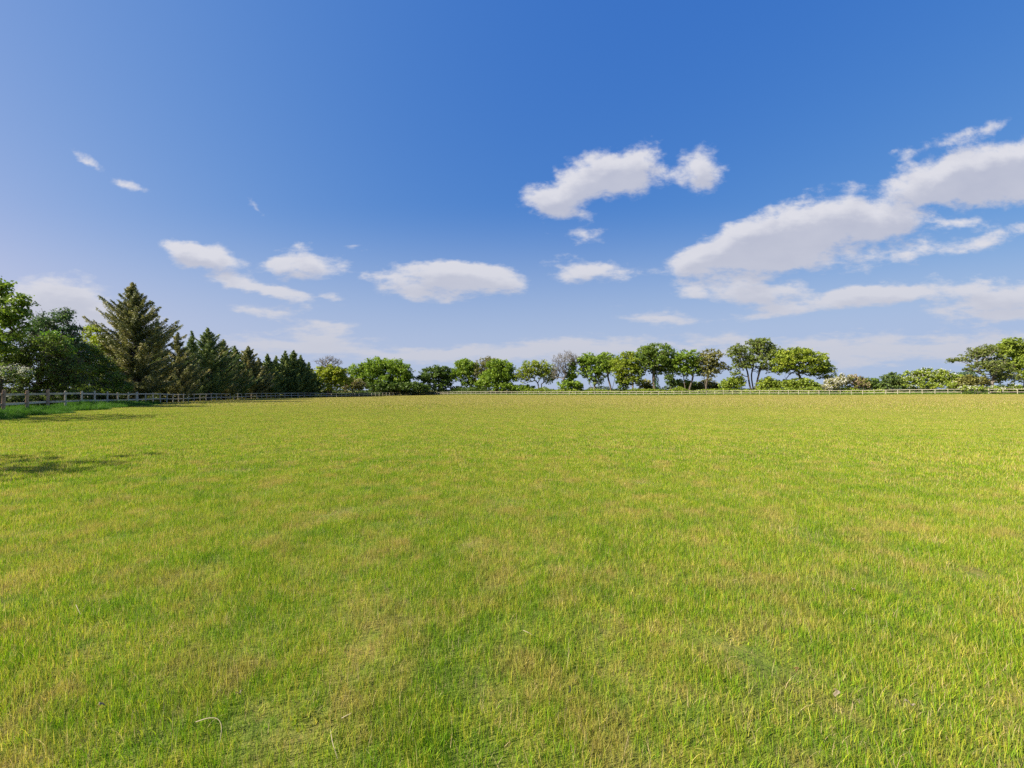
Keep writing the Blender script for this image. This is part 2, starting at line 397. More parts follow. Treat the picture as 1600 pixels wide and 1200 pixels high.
def build_grass():
    mb = blade_mat('grass_blade')
    def mk(cfgs, nm):
        res = []
        for i, c in enumerate(cfgs):
            V, Fc, va = blades(seed=100 + i + c.pop('s', 0), **c); res.append(mesh_np(nm, V, Fc, var=va, mat=mb))
        return res
    # near
    pr = mk([dict(n=1050, rad=.30, L0=.032, L1=.070, w=.0028, lean=.45, segs=3, stalk=.05, s=0) for _ in range(7)], 'turf')
    pr += mk([dict(n=620, rad=.22, L0=.04, L1=.08, w=.003, lean=.42, segs=3, stalk=.02, s=40) for _ in range(2)], 'turf')
    pr += mk([dict(n=420, rad=.3, L0=.02, L1=.06, w=.003, lean=.9, segs=3, stalk=.35, s=60) for _ in range(2)], 'turf')
    pr += mk([dict(n=110, rad=.11, L0=.02, L1=.045, w=.011, lean=1.0, segs=3, stalk=0, s=80) for _ in range(2)], 'turf')
    X, Y = scatter(.25, -1.5, 10, 1.4, 2.2, 11, fade1=(6.5, 10))
    r = np.random.default_rng(3)
    idx = r.choice(13, len(X), p=[.11] * 7 + [.07] * 2 + [.025] * 2 + [.02] * 2)
    a = (X, Y, idx, r.uniform(0, 6.28, len(X)), r.uniform(.88, 1.14, len(X)))
    instancer('near_grass', np.stack([X, Y, terrain(X, Y)], 1), a[3], a[4], a[2], pr, 'short green and straw pasture grass filling the foreground', 'grass')
    # middle distance
    pr = mk([dict(n=2700, rad=1.0, L0=.03, L1=.066, w=.0062, lean=.4, segs=2, stalk=.06, s=200) for _ in range(6)], 'turf_mid')
    X, Y = scatter(.8, 5, 42, 1.4, 4, 12, fade0=(5.5, 9), fade1=(32, 42))
    idx = r.integers(0, 6, len(X))
    instancer('middle_grass', np.stack([X, Y, terrain(X, Y)], 1), r.uniform(0, 6.28, len(X)), r.uniform(.85, 1.2, len(X)), idx, pr, 'short grass across the middle of the paddock', 'grass')
    # far
    pr = mk([dict(n=3000, rad=4.0, L0=.05, L1=.10, w=.028, lean=.5, segs=2, stalk=.10, s=400) for _ in range(5)], 'turf_far')
    X, Y = scatter(3, 28, 135, 1.42, 8, 13, fade0=(31, 40))
    idx = r.integers(0, 5, len(X))
    instancer('far_grass', np.stack([X, Y, terrain(X, Y)], 1), r.uniform(0, 6.28, len(X)), r.uniform(.85, 1.15, len(X)), idx, pr, 'dry olive grass across the far half of the paddock', 'grass')
    # rank growth along the near fence
    mv = leaf_mat('rank_grass', (.04,.11,.014), (.085,.20,.022), (.14,.27,.035), .35, nscale=1.5)
    pv = []
    for i in range(5):
        V, Fc, va = blades(260, .42, .16, .42, .014, lean=.55, seed=700 + i, stalk=0, segs=3); pv.append(mesh_np('rank', V, Fc, var=va, mat=mv))
    P = []
    r = np.random.default_rng(5)
    p0, p1 = np.array(LEFT[1]), np.array(LEFT[2]); d = (p1 - p0) / np.linalg.norm(p1 - p0); nrm = np.array([d[1], -d[0]])
    for k in range(1500):
        s = r.uniform(-7, 15.2); wdt = 2.6 if s < 9 else 2.6 * max(.3, (15.4 - s) / 6.4) + .5
        wdt *= .85 + .25 * math.sin(s * 1.7)
        q = p0 + d * s + nrm * r.uniform(-.9, wdt); P.append((q[0], q[1], (.75 + .35 * math.sin(s * 1.3 + 1)) * (1.05 if 5.0 < s < 12.5 and (q - p0) @ nrm < 1.0 else .8)))
    P = np.array(P)
    instancer('verge_grass', np.stack([P[:, 0], P[:, 1], terrain(P[:, 0], P[:, 1])], 1), r.uniform(0, 6.28, len(P)), P[:, 2] * r.uniform(.75, 1.2, len(P)), r.integers(0, 5, len(P)), pv,
              'lush dark green long grass and nettles along the nearest fence', 'long grass')
    # greener strip under the far fence
    P = []
    q0, q1 = np.array(FAR[0]), np.array(FAR[2]); L = np.linalg.norm(q1 - q0); d = (q1 - q0) / L
    for k in range(2600):
        s = r.uniform(8, L + 35); q = q0 + d * s + np.array([-d[1], d[0]]) * r.uniform(-.9, 3.5); P.append((q[0], q[1], r.uniform(.8, 1.5)))
    P = np.array(P)
    pv2 = []
    mv2 = leaf_mat('strip_grass', (.06, .13, .012), (.12, .21, .015), (.2, .28, .03), .35, nscale=.5)
    for i in range(4):
        V, Fc, va = blades(90, .6, .08, .22, .04, lean=.5, seed=800 + i, stalk=0, segs=2); pv2.append(mesh_np('strip', V, Fc, var=va, mat=mv2))
    instancer('fence_strip_grass', np.stack([P[:, 0], P[:, 1], terrain(P[:, 0], P[:, 1])], 1), r.uniform(0, 6.28, len(P)), P[:, 2], r.integers(0, 4, len(P)), pv2,
              'bright green uncut strip of grass under the far fence', 'long grass')
build_grass()

# ------------------------------------------------------------------ fences
def wood_mat(name, c1, c2, c3):
    m, g, out = mat_new(name)
    tc = g.new('ShaderNodeTexCoord').outputs['Object']
    oi = g.new('ShaderNodeObjectInfo').outputs['Random']
    v = g.vmath('ADD', g.vmath('MULTIPLY', tc, (3, 3, 3)), g.xyz(g.math('MULTIPLY', oi, 50), 0, 0))
    grain = g.noise(g.vmath('MULTIPLY', v, (1, 12, 12)), 3, 6, .6)
    blot = g.noise(v, .8, 4, .6)
    c = g.mix(g.smooth(grain, .3, .7), (*c1, 1), (*c2, 1))
    c = g.mix(g.smooth(g.math('ADD', blot, g.math('MULTIPLY', g.math('SUBTRACT', oi, .5), .35)), .52, .72), c, (*c3, 1))
    p = g.new('ShaderNodeBsdfPrincipled'); g.link(c, p.inputs['Base Color']); p.inputs['Roughness'].default_value = .85
    p.inputs['Specular IOR Level'].default_value = .2
    b = g.new('ShaderNodeBump'); b.inputs['Strength'].default_value = .4; b.inputs['Distance'].default_value = .01; g.link(grain, b.inputs['Height'])
    g.link(b.outputs[0], p.inputs['Normal']); g.link(p.outputs[0], out.inputs[0])
    return m
import bmesh
def box_mesh(name, sx, sy, sz, mat, bev=.008, taper_top=0.0, z0=True):
    bm = bmesh.new(); bmesh.ops.create_cube(bm, size=1)
    for v in bm.verts:
        v.co.x *= sx; v.co.y *= sy; v.co.z = (v.co.z + (.5 if z0 else 0)) * sz
    if taper_top:
        for v in bm.verts:
            if v.co.z > sz * .9 and v.co.y > 0: v.co.z -= taper_top
    bmesh.ops.bevel(bm, geom=bm.edges[:], offset=bev, segments=1, affect='EDGES')
    me = bpy.data.meshes.new(name); bm.to_mesh(me); bm.free(); me.materials.append(mat); return me
W_GREY = wood_mat('weathered_rail', (.48, .40, .30), (.63, .54, .42), (.38, .31, .23))
W_RED = wood_mat('reddish_post', (.34, .20, .13), (.44, .31, .22), (.24, .16, .11))
W_PALE = wood_mat('pale_rail', (.38, .34, .25), (.48, .43, .33), (.32, .29, .21))
POST = {}
def fence(poly, s0, spacing, label, mats, post_h=1.22, first_big=False, last_big=False, jit=.03, group=None, red=(), lead=False):
    P = [np.array(p, float) for p in poly]
    seg = [np.linalg.norm(b - a) for a, b in zip(P[:-1], P[1:])]; tot = sum(seg)
    def at(s):
        for a, b, l in zip(P[:-1], P[1:], seg):
            if s <= l + 1e-6: return a + (b - a) * s / l, (b - a) / l
            s -= l
        return P[-1], (P[-1] - P[-2]) / seg[-1]
    root = empty('post_and_rail_fence', (P[0][0], P[0][1], tz(*P[0]))); tag(root, label, 'fence', group)
    inv = -np.array(root.location)
    n = int(round((tot - s0) / spacing)); sp = (tot - s0) / n
    r = random.Random(len(label) * 7)
    pts = []
    for i in range(n + 1):
        p, d = at(s0 + i * sp); big = (i == 0 and first_big) or (i == n and last_big)
        h = post_h + r.uniform(-jit, jit) + (.06 if i in red else 0); z = tz(*p)
        key = ('big' if big else ('red' if i in red else 'std'), mats[0].name)
        if key not in POST:
            w = .16 if big else (.115 if i in red else .085)
            POST[key] = box_mesh('fence_post', w, w * .85, 1.0 + .15, mats[2] if i in red else mats[0], .008, .02)
        o = obj('post', POST[key], root, (p[0] + inv[0], p[1] + inv[1], z - .15 + inv[2]))
        o.scale = (1, 1, (h + .1) / 1.15 if not big else 1.17); o.rotation_euler = (R(r.uniform(-1.6, 1.6)), R(r.uniform(-1.6, 1.6)), math.atan2(d[1], d[0]) + R(r.uniform(-3, 3)))
        pts.append((p, d, z))
    # rails: boards spanning two bays, nailed to the outer face
    if lead: pts.insert(0, (P[0], pts[0][1], tz(*P[0]))); n += 1
    for hgt in (1.0, .50):
        for i in range(0, n, 2):
            j = min(i + 2, n)
            a, da, za = pts[i]; b, db, zb = pts[j]
            A = np.array([a[0], a[1], za + hgt + r.uniform(-.015, .015)]); B = np.array([b[0], b[1], zb + hgt + r.uniform(-.015, .015)])
            nn = np.array([-da[1], da[0], 0]) * .058
            C = (A + B) / 2 + nn; D = B - A; L = np.linalg.norm(D)
            me = box_mesh('fence_rail', L - .006, .038, .115 if red else .095, mats[1], .005, z0=False)
            o = obj('rail', me, root, tuple(C + inv))
            o.rotation_euler = (0, -math.asin(D[2] / L), math.atan2(D[1], D[0]))
    return root
fence([(-15.9, 0.0)] + LEFT[1:3], 0, 1.83, 'nearest stretch of weathered two rail fence with reddish posts rising from lush grass', (W_GREY, W_GREY, W_RED), last_big=True, red=tuple(range(0, 15)))
fence([(-33.58, 34.46)] + LEFT[3:], 1.7, 1.8, 'long grey two rail fence curving away in front of the dark conifers', (W_GREY, W_GREY, W_RED), post_h=1.15, lead=True)
fence(FAR, .9, 1.8, 'pale sunlit two rail fence running across the far end of the field', (W_PALE, W_PALE, W_RED), post_h=1.15, jit=.05)

# ------------------------------------------------------------------ tree building
def tubes(segs, sides):
    """segs: list (p0,r0,p1,r1)"""
    p0 = np.array([s[0] for s in segs]); r0 = np.array([s[1] for s in segs]); p1 = np.array([s[2] for s in segs]); r1 = np.array([s[3] for s in segs])
    d = unit(p1 - p0); up = np.where(np.abs(d[:, 2:3]) > .9, np.array([[1., 0, 0]]), np.array([[0, 0, 1.]]))
    a = unit(np.cross(d, up)); b = np.cross(d, a)
    th = np.arange(sides) / sides * 2 * np.pi
    ring = a[:, None] * np.cos(th)[None, :, None] + b[:, None] * np.sin(th)[None, :, None]
    V = np.concatenate([p0[:, None] - d[:, None] * r0[:, None, None] * .3 + ring * r0[:, None, None], p1[:, None] + ring * r1[:, None, None]], 1).reshape(-1, 3)
    k = np.arange(sides); k2 = (k + 1) % sides
    q = np.stack([k, k2, k2 + sides, k + sides], 1)
    Fc = (np.arange(len(segs)) * 2 * sides)[:, None, None] + q[None]
    return V, Fc.reshape(-1, 4)
def leaf_quads(C, size, r, normal=None, nb=.5, aspect=1.5, along=None):
    n = len(C)
    nr = r.normal(0, 1, (n, 3))
    if normal is not None: nr = unit(nr) + normal * nb
    nr = unit(nr)
    t = r.normal(0, 1, (n, 3)) if along is None else along + r.normal(0, .35, (n, 3))
    a = unit(t - (t * nr).sum(1, keepdims=True) * nr); b = np.cross(nr, a)
    s = (size * r.uniform(.6, 1.35, n))[:, None]
    A = a * s * aspect * .5; B = b * s * .5
    V = np.stack([C - A, C + B * .9 - A * .1, C + A, C - B * .9 - A * .1], 1).reshape(-1, 3)
    return V, np.arange(n * 4).reshape(-1, 4)
def skeleton(base, lean_top, clumps, r, trunk_r, multi=1, wig=.12, twig_r=.02, fork=None):
    """connect every clump centre to the nearest node of the growing tree"""
    N = [np.array(base, float)]; Pn = [-1]
    tops = lean_top if isinstance(lean_top, list) else [lean_top]
    for tp in tops:
        tp = np.array(tp, float); last = 0
        st = N[0] + (np.array([r.uniform(-.3, .3), r.uniform(-.3, .3), 0]) if len(tops) > 1 else 0)
        k = 6
        off = r.normal(0, np.linalg.norm(tp - st) * .03, (2, 3))
        for i in range(1, k + 1):
            t = i / k
            p = st + (tp - st) * t + off[0] * math.sin(t * 3.1) + off[1] * math.sin(t * 6.2) * .5
            N.append(p); Pn.append(last); last = len(N) - 1
    ntr = len(N)
    order = np.argsort(np.linalg.norm(clumps - np.mean([np.array(t) for t in tops], 0), axis=1))
    NA = np.zeros((len(N) + len(clumps) * 4, 3)); NA[:len(N)] = N; cnt = len(N)
    minz = base[2] + (max(t[2] for t in [np.array(q) for q in tops]) - base[2]) * .25
    ends = []
    for ci in order:
        c = clumps[ci]
        A = NA[:cnt]; d = c - A
        dist = np.linalg.norm(d, axis=1)
        cost = dist + np.maximum(0, A[:, 2] - c[2] + .15 * dist) * .8
        cost[:ntr] = np.where(A[:ntr, 2] < minz, 1e6, cost[:ntr])
        j = int(np.argmin(cost)); D = dist[j]
        nseg = 1 if D < .8 else (2 if D < 2.5 else 3)
        last = j; st = A[j].copy()
        w = r.normal(0, D * wig, 3); w[2] = abs(w[2]) * .3 - D * .03
        for i in range(1, nseg + 1):
            t = i / nseg; p = st + (c - st) * t + w * math.sin(t * math.pi)
            NA[cnt] = p; Pn.append(last); last = cnt; cnt += 1
        ends.append(last)
    NA = NA[:cnt]
    rad = np.zeros(cnt); ex = 2.2
    acc = np.zeros(cnt)
    for i in range(cnt - 1, 0, -1):
        acc[i] = max(acc[i], twig_r**ex) if acc[i] == 0 else acc[i]
        rad[i] = acc[i] ** (1 / ex); acc[Pn[i]] += acc[i]
    rad[0] = acc[0] ** (1 / ex)
    sc = trunk_r / rad[0]; rad = np.maximum(rad * sc, twig_r * .6)
    rad[0] *= 1.25
    segs = [(NA[Pn[i]], rad[Pn[i]] if Pn[i] != 0 or i > 1 else rad[0], NA[i], rad[i]) for i in range(1, cnt)]
    # children should not start thicker than a little above their own radius
    segs = [(a, min(ra, rb * 1.5 + .01), b, rb) for a, ra, b, rb in segs]
    return segs, NA, ends

def sample_lobe(c, rad, n, r, shell=.6, up=.2):
    d = unit(r.normal(0, 1, (n, 3)) + np.array([0, 0, up])); q = r.uniform(shell**3, 1, n) ** (1 / 3)
    inner = r.uniform(0, 1, n) < .25; q = np.where(inner, r.uniform(.1, shell, n), q)
    q = q * np.where(r.uniform(0, 1, n) < .22, r.uniform(1.0, 1.22, n), 1.0)
    return np.array(c) + d * q[:, None] * np.array(rad)
BARK = bark_mat('bark_grey_brown', (.045, .035, .025), (.15, .125, .095))
BARK_L = bark_mat('bark_pale', (.13, .11, .09), (.30, .26, .21))
M_OAK = leaf_mat('leaf_oak', (.095, .16, .020), (.20, .30, .028), (.32, .39, .05)) #(0.080, 0.160, 0.017), (0.161, 0.280, 0.022), (0.273, 0.377, 0.036))
M_OAKY = leaf_mat('leaf_oak_young', (0.102, 0.160, 0.017), (0.238, 0.301, 0.025), (0.377, 0.390, 0.046))
M_DARK = leaf_mat('leaf_dark', (.055, .09, .02), (.10, .16, .028), (.17, .235, .04)) #(0.043, 0.094, 0.020), (0.084, 0.175, 0.028), (0.143, 0.247, 0.039))
M_BUSH = leaf_mat('leaf_bush', (.11, .16, .022), (.24, .31, .035), (.37, .42, .06)) #(0.072, 0.145, 0.017), (0.168, 0.280, 0.028), (0.286, 0.390, 0.046))
M_OLIVE = leaf_mat('leaf_olive', (0.116, 0.116, 0.036), (0.210, 0.210, 0.049), (0.312, 0.286, 0.078))
M_YEL = leaf_mat('leaf_yellow_green', (0.145, 0.203, 0.017), (0.308, 0.364, 0.028), (0.520, 0.494, 0.052))
M_BLOS = leaf_mat('blossom_white', (.45, .44, .36), (.62, .60, .52), (.78, .76, .70), .25)
M_PINK = leaf_mat('blossom_pink', (.30, .20, .14), (.42, .30, .22), (.52, .42, .34), .25)
M_IVY = leaf_mat('leaf_ivy', (.015, .05, .010), (.04, .11, .012), (.08, .18, .02), .15)
M_CON = leaf_mat('needle_dark', (.05,.085,.028), (.14,.20,.055), (.34,.37,.10), .2, nscale=.7)  # light end holds the yellowish sunlit tips, painted into the needles
M_CONB = leaf_mat('needle_bronze', (.07,.09,.03), (.20,.21,.07), (.46,.39,.17), .2, nscale=.55)  # bronze tinge, with brownish sunlit highlights painted into the light end

def tree(name, cat, label, lobes, base_x, depth, leaf=M_OAK, bark=BARK, seed=0, dens=1.0, leaf_size=None, trunk_r=None, top=None,
         gap=1.0, blossom=None, blossom_mat=None, ivy=None, sides=5, twigs=0, group=None, ry=1.0, base_off=0.0, crown_name='crown', branch_wig=.12, shell=.5):
    """lobes: crown masses as seen from the field (x, y, half width, half height), turned into ellipsoids at the tree's own distance"""
    r = np.random.default_rng(seed + 1000)
    u = (base_x - 800) / F
    Y = depth; bx = u * Y; by = Y + base_off; bz = tz(bx, by)
    st = math.sqrt(1 + u * u)
    L = []
    for lb in lobes:
        x, y, hw, hh = lb[:4]; am = lb[4] if len(lb) > 4 else 1.0
        dpt = Y + (r.uniform(-.25, .25) * hw * Y / F)
        c = px(x, y, dpt); rx = (1.15 if Y > 60 else .97) * hw * Y / F / st; rz = hh * Y / F
        L.append((c, np.array([rx, rx * ry, rz]), am, hw * hh))
    m = Y / F                                       # metres per pixel of the 1600 px frame
    size = leaf_size or max(.075, 1.7 * m)
    cl = []; clr = []
    for c, rad, am, area in L:
        vol_r = (rad[0] * rad[2]) ** .5
        cr = max(.32, min(.19 * vol_r, 1.05)) * gap ** .5
        n = int(max(5, 14 * (rad[0] * rad[2]) / (cr * cr) * .36 * am))
        cl.append(sample_lobe(c, np.maximum(rad * 1.1 - cr * .5, rad * .4), n, r, shell)); clr.append(r.uniform(.45, 1.45, n) * cr)
    cl = np.concatenate(cl); clr = np.concatenate(clr)
    keep = cl[:, 2] > bz + .25; cl, clr = cl[keep], clr[keep]
    ctop = max(c[2] + rad[2] for c, rad, _, _ in L); cm = sum(c * a for c, _, _, a in L) / sum(a for *_, a in L)
    hgt = ctop - bz
    if top is None: tp = [np.array([cm[0] * .6 + bx * .4, cm[1] * .5 + by * .5, bz + (cm[2] - bz) * .95])]
    else: tp = [px(tx, ty, Y + r.uniform(-1, 1) * 4 * m) for tx, ty in top]
    tr = trunk_r or hgt * .022
    segs, NA, ends = skeleton((bx, by, bz - .15), tp, cl, r, tr, twig_r=max(.014, .08 * m), wig=branch_wig)
    # twigs fanning out in every clump
    if twigs:
        tw = []
        for c, cr in zip(cl, clr):
            for k in range(twigs):
                d = unit(r.normal(0, .75, 3) + unit(c - np.array([bx, by, bz])) * 1.1); rr = max(.011, .07 * m)
                e = c + d * cr * r.uniform(.7, 1.5); tw.append((c, rr, e, rr * .5))
                for q in range(2):
                    d2 = unit(d + r.normal(0, .6, 3)); s0 = c + (e - c) * r.uniform(.3, .8); tw.append((s0, rr * .7, s0 + d2 * cr * r.uniform(.4, .8), rr * .35))
        segs = segs + tw
    root = empty(name, (bx, by, bz)); tag(root, label, cat, group)
    O = np.array([bx, by, bz])
    V, Fc = tubes(segs, sides)
    obj('trunk', mesh_np('trunk', V - O, Fc, smooth=True, mat=bark), root)
    if dens > 0:
        nl = np.maximum(4, (dens * 6.2 * clr**2 / size**2)).astype(int)
        k = np.repeat(np.arange(len(cl)), nl); n = len(k)
        off = unit(r.normal(0, 1, (n, 3))) * (r.uniform(0, 1, n) ** .7)[:, None] * (clr[k] * r.uniform(.8, 1.35, n))[:, None] * np.array([1.15, 1.15, .72])
        C = cl[k] + off
        C[:, 2] = np.maximum(C[:, 2], bz + .05)
        cv = r.uniform(0, 1, len(cl))
        V, Fc = leaf_quads(C, size, r, normal=unit(off + [0, 0, .3]), nb=.7)
        var = np.repeat(np.clip(cv[k] * .6 + r.uniform(0, .4, n), 0, 1), 4)
        obj(crown_name, mesh_np(crown_name, V - O, Fc, var=var, mat=leaf), root)
    if blossom:
        n = int(blossom * len(cl) * 20); k = r.choice(np.argsort(r.uniform(0, 1, len(cl)))[:max(3, int(len(cl) * .55))], n)
        off = unit(r.normal(0, 1, (n, 3)) + [0, -.2, .3]) * clr[k][:, None] * r.uniform(.85, 1.15, n)[:, None]
        V, Fc = leaf_quads(cl[k] + off, size * .58, r, aspect=1.1)
        obj('blossom', mesh_np('blossom', V - O, Fc, var=np.repeat(r.uniform(0, 1, n), 4), mat=blossom_mat or M_BLOS), root)
    if ivy:
        (ix0, iy0, w0), (ix1, iy1, w1) = ivy
        n = int(900 * abs(iy0 - iy1) * (w0 + w1) / 2 / 200)
        t = r.uniform(0, 1, n); a = r.uniform(0, 6.28, n); wob = .75 + .25 * np.sin(t * 17 + a * 2)
        A, B = px(ix0, iy0, Y), px(ix1, iy1, Y); rr = (w0 + (w1 - w0) * t) * m * wob * r.uniform(.6, 1.1, n)
        C = A + (B - A) * t[:, None] + np.stack([np.cos(a) * rr, np.sin(a) * rr, r.normal(0, .2, n)], 1)
        V, Fc = leaf_quads(C, size * .9, r, aspect=1.2)
        obj('ivy', mesh_np('ivy', V - O, Fc, var=np.repeat(r.uniform(0, 1, n), 4), mat=M_IVY), root)
    return root

def conifer(label, ax, ay, depth, half_w, bronze=False, seed=0, spread=1.0, outliers=(), dens=1.0, base_x=None, group='conifers in the row behind the left fence', low=0.02, up=.55, full=.55):
    """pointed conifer: apex pixel, half width near the ground, rising branches clothed in sprays"""
    r = np.random.default_rng(seed + 3000)
    Y = depth; top = px(ax, ay, Y); bx = ((base_x or ax) - 800) / F * Y; bz = tz(bx, Y); O = np.array([bx, Y, bz])
    u = (ax - 800) / F; m = Y / F; Rm = half_w * m / math.sqrt(1 + u * u); H = top[2] - bz
    axis = lambda t: O + (top - O) * t
    segs = []
    k = 10
    for i in range(k):
        a, b = axis(i / k), axis((i + 1) / k); segs.append((a, H * .022 * (1 - i / k) + .015, b, H * .022 * (1 - (i + 1) / k) + .012))
    C = []; A = []; V = []
    nb = int(H * 17 * dens)
    specs = []
    for i in range(nb):
        t = low + (1 - low) * (i + r.uniform(0, 1)) / nb
        ln = Rm * (min(1, (1 - t) / full)) ** 1.12 * r.uniform(.6, 1.08) * (1.35 if r.uniform() < .07 else 1.0) + .04
        az = r.uniform(0, 2 * np.pi)
        specs.append((t, az, ln, r.uniform(up - .2, up + .25) * (1 + .8 * t * t)))
    for (ox, oy) in outliers:                          # individual branches that stick out of the outline
        e = px(ox, oy, Y); 
        hz = np.array([e[0] - bx, 0, 0]); ln = abs(hz[0]); 
        t = max(.05, (e[2] - ln * .62 - bz) / H); s = axis(t)
        specs.append((t, 0.0 if e[0] > s[0] else np.pi, math.hypot(e[0] - s[0], 0) * 1.0, 'o', e))
    for sp in specs:
        t, az, ln = sp[:3]
        s = axis(t); hd = np.array([math.cos(az), math.sin(az), 0])
        if sp[3] == 'o': e = sp[4]; ln = np.linalg.norm(e - s)
        else: e = s + hd * ln + np.array([0, 0, ln * sp[3]])
        ctrl = s + (e - s) * .5 + np.array([0, 0, -.10 * ln])
        nn = max(3, int(ln / .45)); prev = s; rb = .012 + .012 * ln
        for i in range(1, nn + 1):
            q = i / nn; p = (1 - q)**2 * s + 2 * q * (1 - q) * ctrl + q * q * e
            segs.append((prev, rb * (1 - (i - 1) / nn) + .006, p, rb * (1 - q) + .006)); prev = p
        ns = int(max(12, ln * 85 * dens * (1.25 if t > .6 else 1)))
        q = r.uniform(.12, 1.02, ns); p = ((1 - q)**2)[:, None] * s + (2 * q * (1 - q))[:, None] * ctrl + (q * q)[:, None] * e
        dr = unit(e - s); side = np.cross(dr, [0, 0, 1]); side = unit(side)
        wd = (.05 + .32 * ln * (1 - q)**.8 * .55) * r.uniform(-1, 1, ns)
        c = p + side * wd[:, None] + dr * (np.abs(wd) * .4)[:, None] + np.stack([r.normal(0, .05, ns), r.normal(0, .05, ns), -np.abs(r.normal(0, .10, ns)) - .12 * np.abs(wd)], 1)
        C.append(c); A.append(unit(dr + side * np.sign(wd)[:, None] * .7 + np.array([0, 0, -.15]))); V.append(np.clip(r.uniform(0, .55) + .35 * q + r.uniform(-.1, .25, ns), 0, 1))  # value rises outward, so the lit look of the tips is coloured in
    # filling inner mass
    C = np.concatenate(C); A = np.concatenate(A); var = np.concatenate(V)
    C[:, 2] = np.maximum(C[:, 2], bz + .03)
    sz = max(.07, .9 * m)
    Vv, Fc = leaf_quads(C, sz, r, normal=np.tile([0, 0, 1.], (len(C), 1)), nb=.5, aspect=2.9, along=A)
    root = empty('conifer', tuple(O)); tag(root, label, 'conifer', group)
    tv, tf = tubes(segs, 4)
    obj('trunk', mesh_np('trunk', tv - O, tf, smooth=True, mat=BARK), root)
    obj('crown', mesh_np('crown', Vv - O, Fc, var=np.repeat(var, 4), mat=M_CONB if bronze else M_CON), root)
    return root
def ld(x, off): return ray_depth(x, LEFT) + off
def fd(x, off): return ray_depth(x, FAR) + off

# ------------------------------------------------------------------ left side: hedge, conifers
NG = 'shrubs and trees in the overgrown hedge on the left'
tree('broadleaf_tree', 'tree', 'tall leafy broadleaf tree cut by the left edge of the photo', [(-15,470,48,42),(20,495,34,34),(36,470,18,14,.7),(-20,530,60,50),(5,447,16,8,.6)], -10, ld(20, 5.5)*.98,
     leaf=leaf_mat('leaf_ash', (.08,.14,.022), (.18,.26,.03), (.32,.39,.055)), seed=1, dens=.75, group=NG, leaf_size=.13)
tree('dark_tree', 'tree', 'dark blue green open tree right of the leafy edge tree', [(85,512,30,26),(104,494,20,15,.8),(60,520,30,30),(118,520,18,16,.7),(100,545,40,30)], 82, ld(82, 9),
     leaf=leaf_mat('leaf_bluegreen', (0.036, 0.072, 0.036), (0.077, 0.140, 0.056), (0.156, 0.234, 0.078)), seed=2, dens=.6, group=NG, leaf_size=.10, twigs=2)
tree('hedge_shrub', 'shrub', 'wide tangled dark green shrub with brown twigs behind the nearest fence', [(40,560,45,38),(85,565,40,38),(20,590,45,28),(110,585,40,30),(70,600,60,18),(15,622,45,16),(60,620,50,14),(110,618,45,12)], 60, ld(60, 6.0),
     leaf=leaf_mat('leaf_thorn', (.08,.12,.03), (.15,.21,.035), (.25,.32,.05)), bark=bark_mat('twig_brown',(.05,.035,.028),(.16,.115,.09)), seed=3, dens=.62, group=NG, leaf_size=.085, twigs=5, trunk_r=.12)
tree('hedge_shrub', 'shrub', 'bright green leafy patch of shrub in the middle of the left hedge', [(88,535,24,16),(70,540,20,14),(100,552,22,18),(95,580,16,26,.8)], 92, ld(92, 5.0),
     leaf=leaf_mat('leaf_fresh', (0.087, 0.174, 0.017), (0.168, 0.308, 0.022), (0.286, 0.429, 0.039)), seed=4, dens=.8, group=NG, leaf_size=.09, trunk_r=.08)
tree('arching_shrub', 'shrub', 'arching green shrub sloping down to the right beside the big bronze conifer', [(130,562,34,30),(155,580,32,26),(180,597,28,16),(120,595,40,22),(165,605,36,12),(150,548,14,12,.6),(140,612,40,10),(185,611,26,9)], 145, ld(145, 7.0),
     leaf=leaf_mat('leaf_arch', (.09,.14,.025), (.18,.26,.035), (.28,.37,.05)), bark=bark_mat('twig_grey',(.06,.05,.045),(.18,.15,.13)), seed=5, dens=.8, group=NG, leaf_size=.085, twigs=5, trunk_r=.09)
tree('hawthorn', 'hawthorn', 'hawthorn with white blossom leaning over the fence at the left edge', [(15,585,32,16),(-15,590,30,22),(38,580,14,9)], 0, ld(0, 2.8),
     leaf=M_DARK, seed=6, dens=.55, blossom=2.2, group=NG, leaf_size=.085, twigs=3, trunk_r=.09)
tree('sunlit_shrub', 'shrub', 'yellow green sunlit shrub showing between the hedge and the bronze conifer', [(150,535,26,22),(170,555,24,24),(140,520,16,12,.7),(180,575,20,20)], 160, ld(160, 10),
     leaf=M_YEL, seed=7, dens=.7, group=NG, leaf_size=.12)
# trees further left along the same hedge: their shadows reach the field
for i, (X, Y, hh, w) in enumerate([(-28.6, 14.2, 9.0, 2.8), (-20.6, 3.2, 9.7, 2.7), (-24.8, 9.0, 5.0, 1.8)]):
    o_ = tree('hedge_tree', 'tree', ['tall leafy hedge tree just outside the left edge of the photo', 'leafy hedge tree level with the camera, outside the left edge', 'shorter leafy hedge tree between two taller ones outside the left edge'][i],
       [(800, 609.3 - (hh * .62 - 1.5) * 10, w * 10, hh * .36 * 10)], 800, 60, leaf=M_OAK, seed=20 + i, dens=.15, leaf_size=.2, group=NG)
    o_.location = (X, Y, tz(X, Y))

